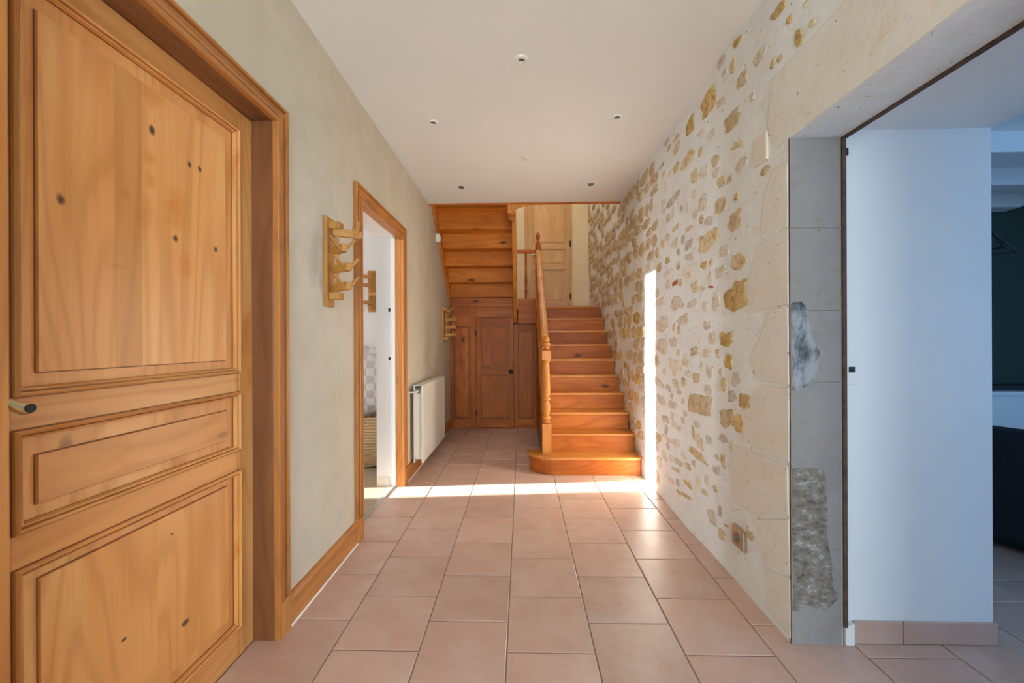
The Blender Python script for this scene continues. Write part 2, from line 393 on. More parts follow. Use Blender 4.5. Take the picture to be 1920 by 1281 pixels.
def pxstone(ox, oy, sc, u, v, w, h, m, name='stone'):
    x, y, w, h = ox+u/sc, oy+v/sc, w/sc, h/sc
    c = onX((x, y), XR); a = onX((x-w/2, y), XR); b = onX((x+w/2, y), XR)
    dy = abs(a.y-b.y); slope = abs((y-640)/(x-978)); dep = c.y
    hz = max(h-slope*w*.8, .45*h)*dep/F
    stone(c.y, c.z, dy*1.05, hz*1.05, m, rnd.uniform(-.15, .15)).build(name, M[m if m.startswith('brick') else 'stone_'+m], wr, smooth=True)
SA_ = [(875,80,70,110,'o'),(745,245,60,150,'g'),(835,270,45,150,'m'),(905,385,80,190,'m'),(775,330,35,90,'p'),(640,560,130,330,'o'),(820,710,140,260,'m'),(490,750,75,230,'o'),(385,930,60,130,'m'),(470,1030,120,220,'m'),(300,885,40,80,'g'),(580,960,35,110,'m'),(690,1030,55,140,'m'),(870,900,90,110,'m'),(905,1060,100,170,'p'),(605,1120,70,140,'p'),(735,1200,70,130,'m'),(800,1180,35,75,'o'),(580,810,45,80,'p'),(1090,1110,80,120,'m'),(985,520,40,100,'p'),(740,560,80,140,'p'),(1050,190,110,200,'p'),(265,1070,50,70,'g'),(1210,215,50,90,'m'),(1150,260,45,110,'m')]
SB_ = [(590,80,80,180,'p'),(730,110,100,180,'m'),(860,40,35,80,'o'),(845,240,120,220,'m'),(625,390,150,230,'m'),(690,340,45,130,'o'),(475,420,60,110,'g'),(480,290,60,70,'m'),(375,290,50,70,'m'),(305,550,40,70,'o'),(595,590,50,80,'o'),(658,570,28,65,'o'),(740,630,90,120,'p'),(875,560,130,190,'m'),(765,470,90,120,'p'),(470,640,90,140,'p'),(235,610,45,90,'m'),(860,840,200,260,'o'),(775,1180,110,110,'o'),(385,890,100,130,'p'),(260,1060,120,130,'p'),(430,1030,90,90,'p'),(700,880,60,150,'p'),(620,1070,60,70,'p'),(310,650,80,70,'p'),(270,1220,80,100,'p'),(580,770,55,60,'p'),(360,60,120,130,'g'),(610,920,50,90,'p'),(500,900,80,70,'p')]
SC_ = [(260,50,90,100,'p'),(520,80,60,80,'m'),(615,95,70,80,'p'),(705,100,35,75,'m'),(795,165,60,130,'o'),(640,245,60,100,'p'),(765,350,50,130,'m'),(935,480,100,150,'o'),(565,510,210,230,'m'),(790,610,130,200,'m'),(875,660,90,180,'o'),(545,915,170,160,'m'),(340,510,70,90,'p'),(400,410,35,45,'m'),(285,625,55,90,'p'),(380,690,90,90,'p'),(760,960,50,150,'m'),(470,1150,70,80,'o'),(600,1210,50,80,'m'),(690,1180,35,80,'m'),(230,330,90,90,'p'),(370,190,110,110,'p'),(320,1100,70,60,'p'),(370,1030,60,60,'p'),(400,1210,40,50,'o'),(300,780,80,80,'p'),(390,970,70,90,'p'),(970,800,30,40,'m'),(250,470,70,90,'p'),(640,790,45,90,'p'),(480,260,60,60,'p')]
SD_ = [(475,510,45,110,'m'),(670,510,50,110,'m'),(235,250,60,50,'o'),(360,230,50,60,'m'),(240,160,50,50,'o'),(505,450,30,30,'m'),(130,150,50,45,'p'),(435,210,30,50,'m')]
SG_ = [(150,80,110,150,'o'),(345,30,40,60,'m'),(230,140,45,90,'o'),(295,270,55,170,'o'),(395,160,50,90,'m')]
for L, org in ((SA_, (1180, 60, 4.269)), (SB_, (1180, 360, 4.269)), (SC_, (1180, 640, 4.269)), (SD_, (1220, 860, 3.557)), (SG_, (1420, 0, 3.768))):
    for s in L: pxstone(*org, *s)
for u, v, w, h in ((370, 730, 50, 55), (655, 762, 45, 28)): pxstone(1180, 360, 4.269, u, v, w, h, 'brick_red', 'brick')
# fainter stones showing through between the big ones
k_ = 0; tries = 0
def free(y, z, w, h):
    return all(abs(y-a) > (w+c)*.5*.86 or abs(z-b) > (h+d)*.5*.86 for a, b, c, d in placed)
while k_ < 72 and tries < 4000:
    tries += 1
    y = rnd.uniform(1.98, 3.05); z = rnd.uniform(.2, ZC-.1); w = rnd.uniform(.05, .15); h = rnd.uniform(.04, .09)
    if y < 2.15 and (z > 1.0 or z < .6): continue
    if free(y, z, w*1.15, h*1.3):
        mm = rnd.choice(['stone_p', 'stone_p', 'stone_p', 'stone_m', 'stone_g'])
        stone(y, z, w, h, mm, rnd.uniform(-.2, .2), .003, n=14).build('stone', mm, wr, smooth=True); k_ += 1
# dense rubble further along the wall, in rough courses
def free(y, z, w, h):
    return all(abs(y-a) > (w+c)*.5*.86 or abs(z-b) > (h+d)*.5*.86 for a, b, c, d in placed)
cnt = 0; far = MB(); z = .07
while z < 3.6:
    hh = rnd.uniform(.075, .135); y = 2.95+rnd.uniform(0, .2)
    while y < 6.3:
        w = rnd.uniform(.10, .26)
        zz = z+hh/2+rnd.uniform(-.012, .012)
        if zz < (y-3.57)*.83-.12 or (y < YE+.1 and zz > ZC-.06): y += w; continue
        if free(y+w/2, zz, w, hh):
            dense = y > 3.45
            mm = rnd.choice(['stone_f', 'stone_f', 'stone_m', 'stone_f', 'stone_o'] if dense else ['stone_p', 'stone_p', 'stone_m'])
            mb = stone(y+w/2, zz, w*1.03, hh*(1.06 if dense else .9), mm, rnd.uniform(-.1, .1), rnd.uniform(.006, .013) if dense else .004, n=11, rough=.2)
            if cnt < 122: mb.build('stone', mm, wr, smooth=True); cnt += 1
            else: far.add(mb.v, mb.f)
        y += w
    z += hh*.97
far.build('far_rubble', 'stone_f', wr, smooth=True, kind='stuff')
# dressed blocks around the opening
def face_block(pts, m='ashlar', proud=.0055):
    pts = [onX(p, XR) for p in pts]; q = []
    for i, p in enumerate(pts):
        n = pts[(i+1) % len(pts)]
        for t in (0, .25, .5, .75):
            r = p.lerp(n, t); j = .004 if t else 0
            q.append((min(r.y, 9)+j*noise.noise(r*37), r.z+j*noise.noise(r*31+Vector((5, 0, 0)))))
    q = [(max(y, 1.612), z) for y, z in q]
    return MB().prism(q, 'x', XR-proud, XR+.012).build('stone_block', m, wr, bevel=.0025)
face_block([(1372, 829), (1425, 851), (1478, 876), (1480, 968), (1414, 968), (1385, 948), (1372, 932)])
face_block([(1446, 580), (1479, 577), (1481, 722), (1470, 720), (1424, 711), (1408, 675), (1428, 630)])
face_block([(1427, 722), (1481, 728), (1481, 868), (1432, 848), (1388, 826), (1392, 770)])
face_block([(1452, 312), (1479, 304), (1479, 427), (1427, 451), (1434, 380)])
face_block([(1424, 458), (1479, 433), (1480, 571), (1447, 575), (1402, 590), (1406, 520)])
face_block([(1418, 974), (1480, 974), (1483, 1080), (1437, 1060), (1420, 1020)])
face_block([(1439, 1066), (1483, 1086), (1484, 1198), (1441, 1145)])
lint = MB().prism([(.45, 1.973), (1.70, 1.973), (1.75, 2.09), (1.72, 2.27), (1.58, 2.272), (.8, 2.29), (.45, 2.28)], 'x', XR-.0055, XR+.012)
lint.build('lintel_stone', 'ashlar', wr, bevel=.005)
# blocks of the opening reveal, facing the entrance
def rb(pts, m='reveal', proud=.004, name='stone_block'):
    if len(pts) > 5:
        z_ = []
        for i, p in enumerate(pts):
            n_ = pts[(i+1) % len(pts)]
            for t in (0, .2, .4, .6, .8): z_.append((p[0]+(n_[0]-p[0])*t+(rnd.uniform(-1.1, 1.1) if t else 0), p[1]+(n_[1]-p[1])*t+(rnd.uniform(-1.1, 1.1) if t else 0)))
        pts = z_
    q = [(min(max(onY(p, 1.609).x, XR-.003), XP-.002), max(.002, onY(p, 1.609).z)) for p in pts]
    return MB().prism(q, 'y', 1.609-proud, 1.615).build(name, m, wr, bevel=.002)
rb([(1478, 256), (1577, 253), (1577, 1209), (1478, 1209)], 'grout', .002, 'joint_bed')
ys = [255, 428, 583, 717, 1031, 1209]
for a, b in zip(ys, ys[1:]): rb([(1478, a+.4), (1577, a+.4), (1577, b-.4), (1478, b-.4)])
def rpoly(org, sc, pts): return [(org[0]+u/sc, org[1]+v/sc) for u, v in pts]
rb(rpoly((1480, 540), 5.825, [(12,170),(60,165),(120,150),(165,200),(185,260),(200,330),(230,480),(260,600),(320,690),(310,840),(290,950),(200,1060),(100,1130),(15,1110)]), 'charcoal', .0065, 'charcoal_stain')
rb(rpoly((1460, 760), 2.7875, [(68,330),(150,325),(215,330),(240,370),(242,440),(247,500),(245,680),(262,760),(275,860),(278,950),(305,1000),(250,1075),(190,1055),(130,1040),(100,1075),(68,1070)]), 'worn_plaster', .0065, 'worn_patch')
tag(MB().box(XP, 1.257, 1.600, 1.64, .07, 1.985).box(XP, 1.262, .70, 1.615, 1.966, 1.985).build('trim_opening', 'old_wood', bevel=.002), 'dark old wooden edge strip around the wide opening', 'trim', kind='structure')
# ------------------------------------------------------------------ living room beyond the opening
tag(B(1.257, 1.827, 1.622, 3.9, 0, 2.5).build('wall_partition', 'white_paint', bevel=.004), 'white plastered partition with tile skirting, seen through the wide opening', 'wall', kind='structure')
tag(B(1.25, 1.827, -.7, 1.622, 2.007, 2.5).build('ceiling_dropped', 'white_paint'), 'low white boxed ceiling over the opening', 'ceiling', kind='structure')
tag(B(1.25, 5.3, -2.2, 4.0, 2.48, 2.6).build('ceiling_living_room', 'white_paint'), 'white ceiling of the living room', 'ceiling', kind='structure')
tag(B(1.827, 5.3, 3.9, 4.0, 0, 2.6).build('wall_green', 'green_paint'), 'dark green wall at the back of the living room', 'wall', kind='structure')
tag(MB().box(5.2, 5.3, -2.2, -1.4, 0, 2.6).box(5.2, 5.3, 1.0, 4.0, 0, 2.6).box(5.2, 5.3, -1.4, 1.0, 0, .5).box(5.2, 5.3, -1.4, 1.0, 2.2, 2.6).build('wall_living_right', 'white_paint'), 'white living room wall with a wide window', 'wall', kind='structure')
m = MB(); m.box(1.25, 5.3, -2.2, -2.1, 0, 2.6)
tag(m.build('wall_living_front', 'white_paint'), 'white living room wall towards the entrance', 'wall', kind='structure')
sk = tag(B(1.29, 1.83, 1.615, 1.622, 0, .004).build('baseboard_partition', 'grout'), 'terracotta tile skirting along the white partition', 'baseboard', kind='structure')
B(1.288, 1.474, 1.612, 1.622, .002, .088).build('skirting_tile', 'tile', sk, bevel=.002)
B(1.478, 1.832, 1.612, 1.622, .002, .088).build('skirting_tile', 'tile', sk, bevel=.002)
for i, (y, x1) in enumerate(((2.60, 5.2), (3.15, 5.2), (3.67, 4.42))):
    tag(B(1.827, x1, y, y+.16, 2.35, 2.485).build('beam', 'white_paint', bevel=.02 if i == 2 else .006),
        ['white ceiling beam in front of the other beams', 'white ceiling beam between two others', 'short white ceiling beam with rounded end against the green wall'][i], 'beam', 'white beams of the living room')
# strike plate of the pocket door
sp = thing('strike_plate', (1.30, 1.62, 1.06), 'white strike plate with a black latch hole on the white partition', 'door hardware')
B(1.262, 1.312, 1.617, 1.6215, 1.012, 1.118).build('plate', 'white_plastic', sp, bevel=.001)
B(1.275, 1.298, 1.6155, 1.6175, 1.058, 1.080).build('latch_hole', 'black', sp)
tag(B(1.262, 1.276, 1.614, 1.622, 1.905, 1.935).build('hinge_plate', 'iron', bevel=.001), 'small rusty hinge plate at the top of the white partition', 'hinge')
tag(MB().prism([(1.25, 0.001), (1.283, .001), (1.283, .085), (1.25, .075)], 'y', 1.602, 1.62).build('jamb_foot', 'white_plastic', bevel=.002), 'short white foot block at the base of the stone pillar', 'trim piece')
# sideboard, black bar, sofa, pendant
sb = thing('sideboard', (3.6, 3.55, 0), 'white sideboard against the dark green wall', 'sideboard')
B(2.6, 4.7, 3.32, 3.88, .08, .74).build('body', 'white_paint', sb, .004); B(2.58, 4.72, 3.30, 3.88, .74, .77).build('top', 'white_paint', sb, .004)
for k in range(3): B(2.62+k*.69, 3.29+k*.69, 3.305, 3.32, .1, .72).build('door', 'white_paint', sb, .003)
for x in (2.7, 4.6):
    for y in (3.4, 3.8): B(x-.025, x+.025, y-.025, y+.025, 0, .08).build('leg', 'black', sb)
bar = thing('soundbar', (4.0, 3.45, .77), 'black soundbar with a red light on the white sideboard', 'soundbar')
B(3.55, 4.5, 3.38, 3.5, .771, .815).build('body', 'black', bar, .008); B(4.09, 4.12, 3.377, 3.381, .79, .8).build('red_light', 'led', bar)
so = thing('sofa', (2.95, 2.1, 0), 'black fabric sofa standing on the tiled floor beyond the white partition', 'sofa')
so_r = so
def sofabox(n, x0, x1, y0, y1, z0, z1, bv):
    m = MB().box(x0, x1, y0, y1, z0, z1); c, s = math.cos(.44), math.sin(.44)
    m.v = [(2.71+(x)*c-(y)*s, 2.33+(x)*s+(y)*c, z) for x, y, z in m.v]; return m.build(n, 'sofa', so, bv, True, seg=3)
sofabox('backrest', 0, .22, -.95, .45, .02, .67, .05); sofabox('base', .18, .95, -.95, .45, .04, .30, .03)
sofabox('arm', .2, .95, -.95, -.74, .04, .56, .05); sofabox('arm', .2, .95, .24, .45, .04, .56, .05)
sofabox('seat_cushion', .22, .97, -.73, -.255, .30, .46, .05); sofabox('seat_cushion', .22, .97, -.245, .23, .30, .46, .05)
pl = thing('pendant_lamp', (3.36, 3.0, 1.8), 'black wire cage pendant lamp in front of the green wall', 'lamp')
tri = [Vector((3.36+.2*math.cos(t), 3.0+.2*math.sin(t), 1.81)) for t in (0, 2.1, 4.2)]; apx = Vector((3.36, 3.0, 1.97))
m = MB()
for i in range(3): m.tube([tri[i], tri[(i+1) % 3]], .006, 6).tube([tri[i], apx], .006, 6)
m.build('cage', 'black', pl); MB().tube([apx, (3.36, 3.0, 2.48)], .004, 6).build('cable', 'black', pl)
MB().lathe([(.010, .03), (.014, .02), (.014, -.02), (.008, -.025)], apx, 12).build('socket', 'black', pl, smooth=True)
# ------------------------------------------------------------------ side room
m = MB(); m.box(-4.4, WX, 4.40, 4.5, 0, 2.9); m.box(-4.4, WX, 1.6, 1.7, 0, 2.9)
tag(m.build('wall_side_room', 'white_side'), 'white walls of the side room', 'wall', kind='structure')
m = MB(); m.box(-4.4, -4.2, 1.6, 2.775, 0, 2.9); m.box(-4.4, -4.2, 3.012, 4.5, 0, 2.9); m.box(-4.4, -4.2, 2.775, 3.012, 2.60, 2.9)  # window opening cut down to a slit to shape the sun strip
tag(m.build('wall_side_window', 'white_side'), 'white outer wall of the side room with a french window narrowed to shape the sunlight', 'wall', kind='structure')
tag(B(-4.4, WX, 1.6, 4.5, 2.86, 2.96).build('ceiling_side_room', 'white_side'), 'white ceiling of the side room', 'ceiling', kind='structure')
m = MB(); m.box(WX-.006, -1.035, D2b-.005, D2b+.004, 0, D2h); m.box(WX-.006, -1.035, D2a-.004, D2a+.005, 0, D2h); m.box(WX-.006, -1.035, D2a, D2b, D2h-.006, D2h+.004); m.box(WX-.006, WX, 1.72, D2a, 0, 2.86); m.box(WX-.006, WX, D2b, 4.4, 0, 2.86); m.box(WX-.006, WX, D2a, D2b, D2h, 2.86)
tag(m.build('wall_side_lining', 'white_side'), 'white plaster lining of the side room doorway', 'wall', kind='structure')
pf = tag(B(-1.066, -1.036, D2b-.017, D2b-.002, 0, D2h-.006).build('trim_pocket_frame', 'white_plastic', bevel=.001), 'white pocket door frame strip with two latch slots in the doorway', 'trim', kind='structure')
for z0, z1 in ((1.43, 1.462), (1.035, 1.06)): B(-1.092, -1.078, D2b-.012, D2b-.004, z0, z1).build('latch_slot', 'black', pf)
B(-1.185, -1.09, D2b-.013, D2b-.004, 0, .075).build('skirting', 'beige_plate', pf)
bk = thing('wicker_basket', (-1.52, 4.02, 0), 'large round honey coloured wicker basket in the side room', 'basket')
m = MB(); n = 40
prof = [(.20, .005)]+[(.24+.07*math.sin(PI*i/17), .02+.44*i/17) for i in range(18)]
m.lathe([(.02, .01)]+prof+[(.22, .46), (.2, .2), (.02, .05)], (-1.52, 4.02, 0), 28); m.build('body', 'wicker', bk, smooth=True)
for i in range(0, 18):
    r, z = prof[i+1]; MB().tube([(-1.52+(r+.004)*math.cos(t), 4.02+(r+.004)*math.sin(t), z) for t in [2*PI*k/28 for k in range(29)]], .011, 6).build('woven_band', 'wicker', bk, smooth=True)
cu = MB()
for i in range(13):
    for k in range(20):
        a = PI*i/12; t = 2*PI*k/20
        cu.v.append((-1.56+.26*math.sin(a)*math.cos(t), 4.02+.16*math.sin(a)*math.sin(t), .79-.36*math.cos(a)))
for i in range(12):
    for k in range(20): cu.f.append((i*20+k, i*20+(k+1) % 20, (i+1)*20+(k+1) % 20, (i+1)*20+k))
tag(cu.build('check_cushion', 'check', smooth=True), 'tall pale cushion with a white check pattern standing in the wicker basket', 'cushion')
# ------------------------------------------------------------------ coat racks
def rack(label, wallp, inw, along, arms, board_h=.45):
    # wallp: point on wall at board centre bottom; inw: unit vector off the wall; along: unit vector along the wall
    P = Vector(wallp); I = Vector(inw); L = Vector(along); Z = Vector((0, 0, 1))
    r = thing('coat_rack', P, label, 'coat rack', 'wooden coat racks with swivel arms')
    def blk(name, i0, i1, l0, l1, z0, z1, par=r, bv=.003):
        m = MB().box(0, 1, 0, 1, 0, 1)
        m.v = [P+I*(i0+(i1-i0)*a)+L*(l0+(l1-l0)*b)+Z*(z0+(z1-z0)*c) for a, b, c in m.v]
        return m.build(name, 'rackz', par, bv)
    blk('backboard', .0005, .02, -.04, .04, 0, board_h)
    blk('bracket', .02, .075, -.025, .025, board_h-.06, board_h-.025); blk('bracket', .02, .075, -.025, .025, .035, .07)
    ax = P+I*.052
    MB().tube([ax+Z*.04, ax+Z*(board_h-.03)], .0085, 10).build('pivot_rod', 'rackz', r, smooth=True)
    for (h, ang, ln) in arms:
        d = I*math.cos(ang)+L*math.sin(ang); q = Z.cross(d)
        a = MB().bar(ax+Z*h-d*.02, ax+Z*h+d*ln, .028, .038).build('arm', 'rackx', r, .003)
        e = ax+Z*h+d*(ln-.028)
        for s in (-1, 1):
            MB().bar(e+q*s*.004+Z*(-.018), e+q*s*.064+Z*.052, .012, .02, up=d, h1=.014).build('peg', 'racky', a, .002)
    return r
rack('slim wooden coat rack on the beige wall between the two doorways', (XL, 2.035, 1.364), (1, 0, 0), (0, 1, 0), [(.375, .55, .118), (.285, -.72, .088), (.19, -.62, .112), (.097, -.62, .112)])
rack('slim wooden coat rack on the beige wall above the radiator', (XL, 5.03, 1.175), (1, 0, 0), (0, 1, 0), [(.385, -1.1, .10), (.285, -.05, .125), (.19, -.1, .12), (.095, -.08, .12)])
rack('slim wooden coat rack on the white wall of the side room', (-1.63, 4.40, 1.51), (0, -1, 0), (1, 0, 0), [(.38, -1.2, .13), (.285, -.9, .13), (.19, 1.15, .13), (.1, -1.0, .13)])
# ------------------------------------------------------------------ door 1 (big panelled door)
dr = thing('door_1', (-1.07, 1.17, 0), 'tall honey pine panelled door with three panels and a brass lever', 'door', kind='structure')
XD = -1.07
B(XD-.03, XD-.012, .76, 1.58, .02, 2.05).build('backing', 'doorz', dr)
B(XD-.036, XD, .746, .824, .002, 2.062).build('stile', 'doorz', dr, .0015); B(XD-.036, XD, 1.513, 1.588, .002, 2.062).build('stile', 'doorz', dr, .0015)
for z0, z1 in ((.002, .109), (.705, .776), (1.0, 1.068), (1.99, 2.062)): B(XD-.036, XD-.0005, .824, 1.513, z0, z1).build('rail', 'doory', dr, .0015)
def moulding(y0, y1, z0, z1, par, x=XD, w=.022, mats=('doory', 'doorz')):
    # profiled picture-frame moulding with mitred corners, one piece per side
    prof = [(0, -.012), (.0, -.004), (.0015, -.004), (.0025, .007), (.007, .012), (.0115, .008), (.0125, -.003), (.0145, -.003), (.016, .004), (.019, .003), (.0215, -.006), (w, -.012)]
    cs = [(y0, z0, 1, 1), (y1, z0, -1, 1), (y1, z1, -1, -1), (y0, z1, 1, -1)]
    for i in range(4):
        a, b = cs[i], cs[(i+1) % 4]; m = MB(); n = len(prof)
        for c in (a, b):
            for o, dx in prof: m.v.append((x+dx, c[0]+c[2]*o, c[1]+c[3]*o))
        m.f = [(k, (k+1) % n, n+(k+1) % n, n+k) for k in range(n)]
        m.build('moulding', mats[i % 2], par, smooth=False)
def panel(y0, y1, z0, z1, fy0, fy1, fz0, fz1, splits, grain):
    moulding(y0, y1, z0, z1, dr)
    B(XD-.022, XD-.0125, y0+.01, y1-.01, z0+.01, z1-.01).build('panel_margin', 'door'+grain, dr)
    ed = [fy0]+splits+[fy1]
    for a, b in zip(ed, ed[1:]): B(XD-.014, XD-.004, a, b-.0004, fz0, fz1).build('panel_board', 'doorboard' if grain == 'z' else 'doory', dr, .0012)
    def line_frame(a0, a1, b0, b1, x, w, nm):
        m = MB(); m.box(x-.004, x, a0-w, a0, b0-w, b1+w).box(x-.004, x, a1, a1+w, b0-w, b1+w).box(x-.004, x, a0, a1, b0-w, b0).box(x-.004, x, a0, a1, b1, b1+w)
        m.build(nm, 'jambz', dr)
    line_frame(fy0, fy1, fz0, fz1, XD-.0118, .0028, 'shade_line'); line_frame(y0+.002, y1-.002, z0+.002, z1-.002, XD+.0006, .0022, 'shade_line'); line_frame(y0+.022, y1-.022, z0+.022, z1-.022, XD-.0085, .0018, 'shade_line')  # dark strips put in for the gap shadows around fields and mouldings
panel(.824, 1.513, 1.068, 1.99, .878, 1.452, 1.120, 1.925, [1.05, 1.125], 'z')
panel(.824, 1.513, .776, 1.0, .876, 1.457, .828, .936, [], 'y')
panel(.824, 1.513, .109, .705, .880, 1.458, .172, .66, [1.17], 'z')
lv = MB().tube([(XD, .765, 1.072), (XD+.03, .765, 1.072), (XD+.040, .772, 1.072), (XD+.043, .787, 1.066), (XD+.043, .800, 1.056), (XD+.043, .815, 1.050), (XD+.043, .823, 1.049)], [.011, .010, .0085, .008, .011, .0145, .012], 12)
hd = lv.build('lever_handle', 'brass', dr, smooth=True)
MB().lathe([(.0095, -.001), (.0095, .001)], (XD+.0565, .814, 1.050), 12, 'x').build('lever_end', 'black', hd)
MB().lathe([(.022, -.001), (.022, .004), (.014, .008)], (XD, .765, 1.072), 16, 'x').build('rosette', 'brass', hd, smooth=True)
# jamb lining of door 1
jb = tag(MB().box(-1.18, XL-.0005, 1.588, 1.606, 0, 2.08).box(-1.18, XL-.0005, .724, .742, 0, 2.08).build('trim_jamb', 'jambz', bevel=.002), 'dark brown wooden jamb lining around the big panelled door', 'trim', kind='structure')
B(-1.18, XL-.0005, .742, 1.588, 2.064, 2.082).build('head_lining', 'jamby', jb, .002)
B(-1.115, -1.085, 1.572, 1.589, 0, 2.06).build('door_stop', 'jambz', jb)
# casings
def casing(name, label, y0, y1, h, w, par=None, plinth=.14):
    # y0..y1: inner opening, h: inner head height, w: casing width; three mitred legs with a stepped profile
    t = thing(name, (XL, (y0+y1)/2, 0), label, 'trim', kind='structure')
    prof = [(0, 0), (0, .018), (.003, .022), (.018, .022), (.0195, .007), (.0245, .007), (.027, .016), (.036, .020), (.045, .016), (.047, .007), (.050, .007), (w-.016, .013), (w-.0135, .006), (w-.011, .022), (w-.002, .024), (w, .020), (w, 0)]
    n = len(prof)
    def run(a, b, m):
        mb = MB()
        for (y, z, sy, sz) in (a, b):
            for o, d in prof: mb.v.append((XL+d, y+sy*o, z+sz*o))
        mb.f = [(k, (k+1) % n, n+(k+1) % n, n+k) for k in range(n)]+[tuple(range(n)), tuple(range(n, 2*n))[::-1]]
        return mb.build('casing', m, t)
    run((y0, .0, -1, 0), (y0, h, -1, 1), 'casez'); run((y1, .0, 1, 0), (y1, h, 1, 1), 'casez'); run((y0, h, -1, 1), (y1, h, 1, 1), 'casey')
    for y, s in ((y0-w, 0), (y1, 0)): B(XL, XL+.0265, y-.001 if y < y0 else y+.012, (y+w-.012) if y < y0 else y+w+.002, 0, plinth).build('plinth_block', 'casez', t, .002)
    return t
casing('trim_1', 'moulded honey pine casing around the big panelled door', .742, 1.589, 2.064, .072)
casing('trim_2', 'moulded orange pine casing around the open side room doorway', 2.452, 3.298, 2.04, .09)
j2 = tag(MB().box(-1.035, XL-.0005, 3.298, 3.316, 0, 2.05).box(-1.035, XL-.0005, 2.434, 2.452, 0, 2.05).build('trim_jamb_open', 'casez', bevel=.002), 'orange pine lining of the open side room doorway', 'trim', kind='structure')
B(-1.035, XL-.0005, 2.452, 3.298, 2.04, 2.056).build('head_lining', 'casey', j2, .002)
# baseboards
def base(name, label, y0, y1):
    t = thing(name, (XL, (y0+y1)/2, 0), label, 'baseboard', kind='structure')
    MB().prism([(XL, .001), (XL+.019, .001), (XL+.019, .105), (XL+.012, .118), (XL+.010, .128), (XL, .13)], 'y', y0, y1).build('board', 'casey', t)
    MB().prism([(XL+.019, .0005), (XL+.025, .0005), (XL+.019, .006)], 'y', y0, y1).build('caulk_line', 'white_plastic', t)
    return t
base('baseboard_left', 'honey pine baseboard between the two doorways', 1.664, 2.36)
base('baseboard_far', 'honey pine baseboard under the radiator', 3.392, 5.55)
# ------------------------------------------------------------------ radiator
ra = thing('radiator', (XL+.07, 4.05, .12), 'cream enamel panel radiator on the beige wall beside the side room doorway', 'radiator')
y0, y1, z0, z1 = 3.545, 4.56, .118, .80
B(-.885, -.870, y0, y1, z0, z1).build('front_panel', 'cream_enamel', ra, .006, seg=3)
B(-.955, -.942, y0, y1, z0, z1).build('back_panel', 'cream_enamel', ra, .005, seg=3)
m = MB(); k = y0+.02
while k < y1-.02: m.box(-.942, -.885, k, k+.0025, z0+.03, z1-.03); k += .033
m.build('convector_fins', 'cream_enamel', ra, kind='stuff')
m = MB(); m.box(-.957, -.868, y0-.002, y1+.002, z1-.004, z1+.002); m.build('top_grille', 'cream_enamel', ra, .002)
for y in (y0-.001, y1-.003): B(-.942, -.905, y, y+.004, z0+.05, z1-.04).build('side_cover', 'cream_enamel', ra, .001)
v = MB().lathe([(.010, -.13), (.012, -.05), (.018, -.045), (.02, .0), (.018, .025)], (-.905, y0+.01, z1-.045), 14, 'y').build('thermostat_valve', 'white_plastic', ra, smooth=True)
MB().lathe([(.0185, -.05), (.021, -.045), (.021, -.03), (.0185, -.025)], (-.905, y0+.01, z1-.045), 14, 'y').build('dial_ring', 'lens', v, smooth=True)
MB().tube([(-.905, y0-.12, z1-.045), (-.93, y0-.125, z1-.045), (-.984, y0-.125, z1-.045)], .007, 8).build('pipe', 'cream_enamel', ra, smooth=True)
MB().tube([(-.977, y0-.125, z1-.045), (-.977, y0-.125, 1.0)], .004, 8).build('pipe', 'limewash', ra, smooth=True)
MB().tube([(-.915, y1-.01, z0+.05), (-.915, y1+.05, z0+.05), (-.915, y1+.06, z0+.03)], .009, 8).build('drain_valve', 'white_plastic', ra, smooth=True)
for y in (y0+.15, y1-.15): B(XL+.0005, -.954, y-.015, y+.015, z0+.1, z1-.1).build('bracket', 'cream_enamel', ra)
# ------------------------------------------------------------------ fittings on walls and ceiling
se = thing('motion_sensor', (XL, 4.70, 2.37), 'small white motion sensor on the beige wall beside the upper stair', 'sensor')
MB().prism([(XL, 2.33), (XL+.03, 2.325), (XL+.052, 2.345), (XL+.055, 2.40), (XL+.04, 2.425), (XL, 2.425)], 'y', 4.625, 4.69).build('housing', 'white_plastic', se, .006, True)
B(XL+.05, XL+.0565, 4.637, 4.677, 2.36, 2.39).build('lens_window', 'white_plastic', se, .002)
# blank plate and socket
ap, bp, cp = onX((1417, 262), XR), onX((1441, 250), XR), onX((1441, 300), XR)
tag(B(XR-.010, XR+.006, bp.y, ap.y+.005, cp.z+.005, bp.z+.01).build('cover_plate', 'beige_plate', bevel=.002), 'blank beige square cover plate high on the stone wall', 'cover plate')
sk = thing('wall_socket', (XR, 1.975, .20), 'bronze socket with a dark round outlet low on the stone wall', 'socket')
B(XR-.018, XR+.008, 1.922, 2.028, .190, .285).build('plate', 'bronze', sk, .003); MB().lathe([(.024, -.0205), (.022, -.0165)], (XR, 1.978, .236), 20, 'x').build('outlet', 'lens', sk)
m = MB().lathe([(.0045, -.026), (.0045, -.02)], (XR, 1.978, .246), 8, 'x').build('earth_pin', 'bronze', sk)
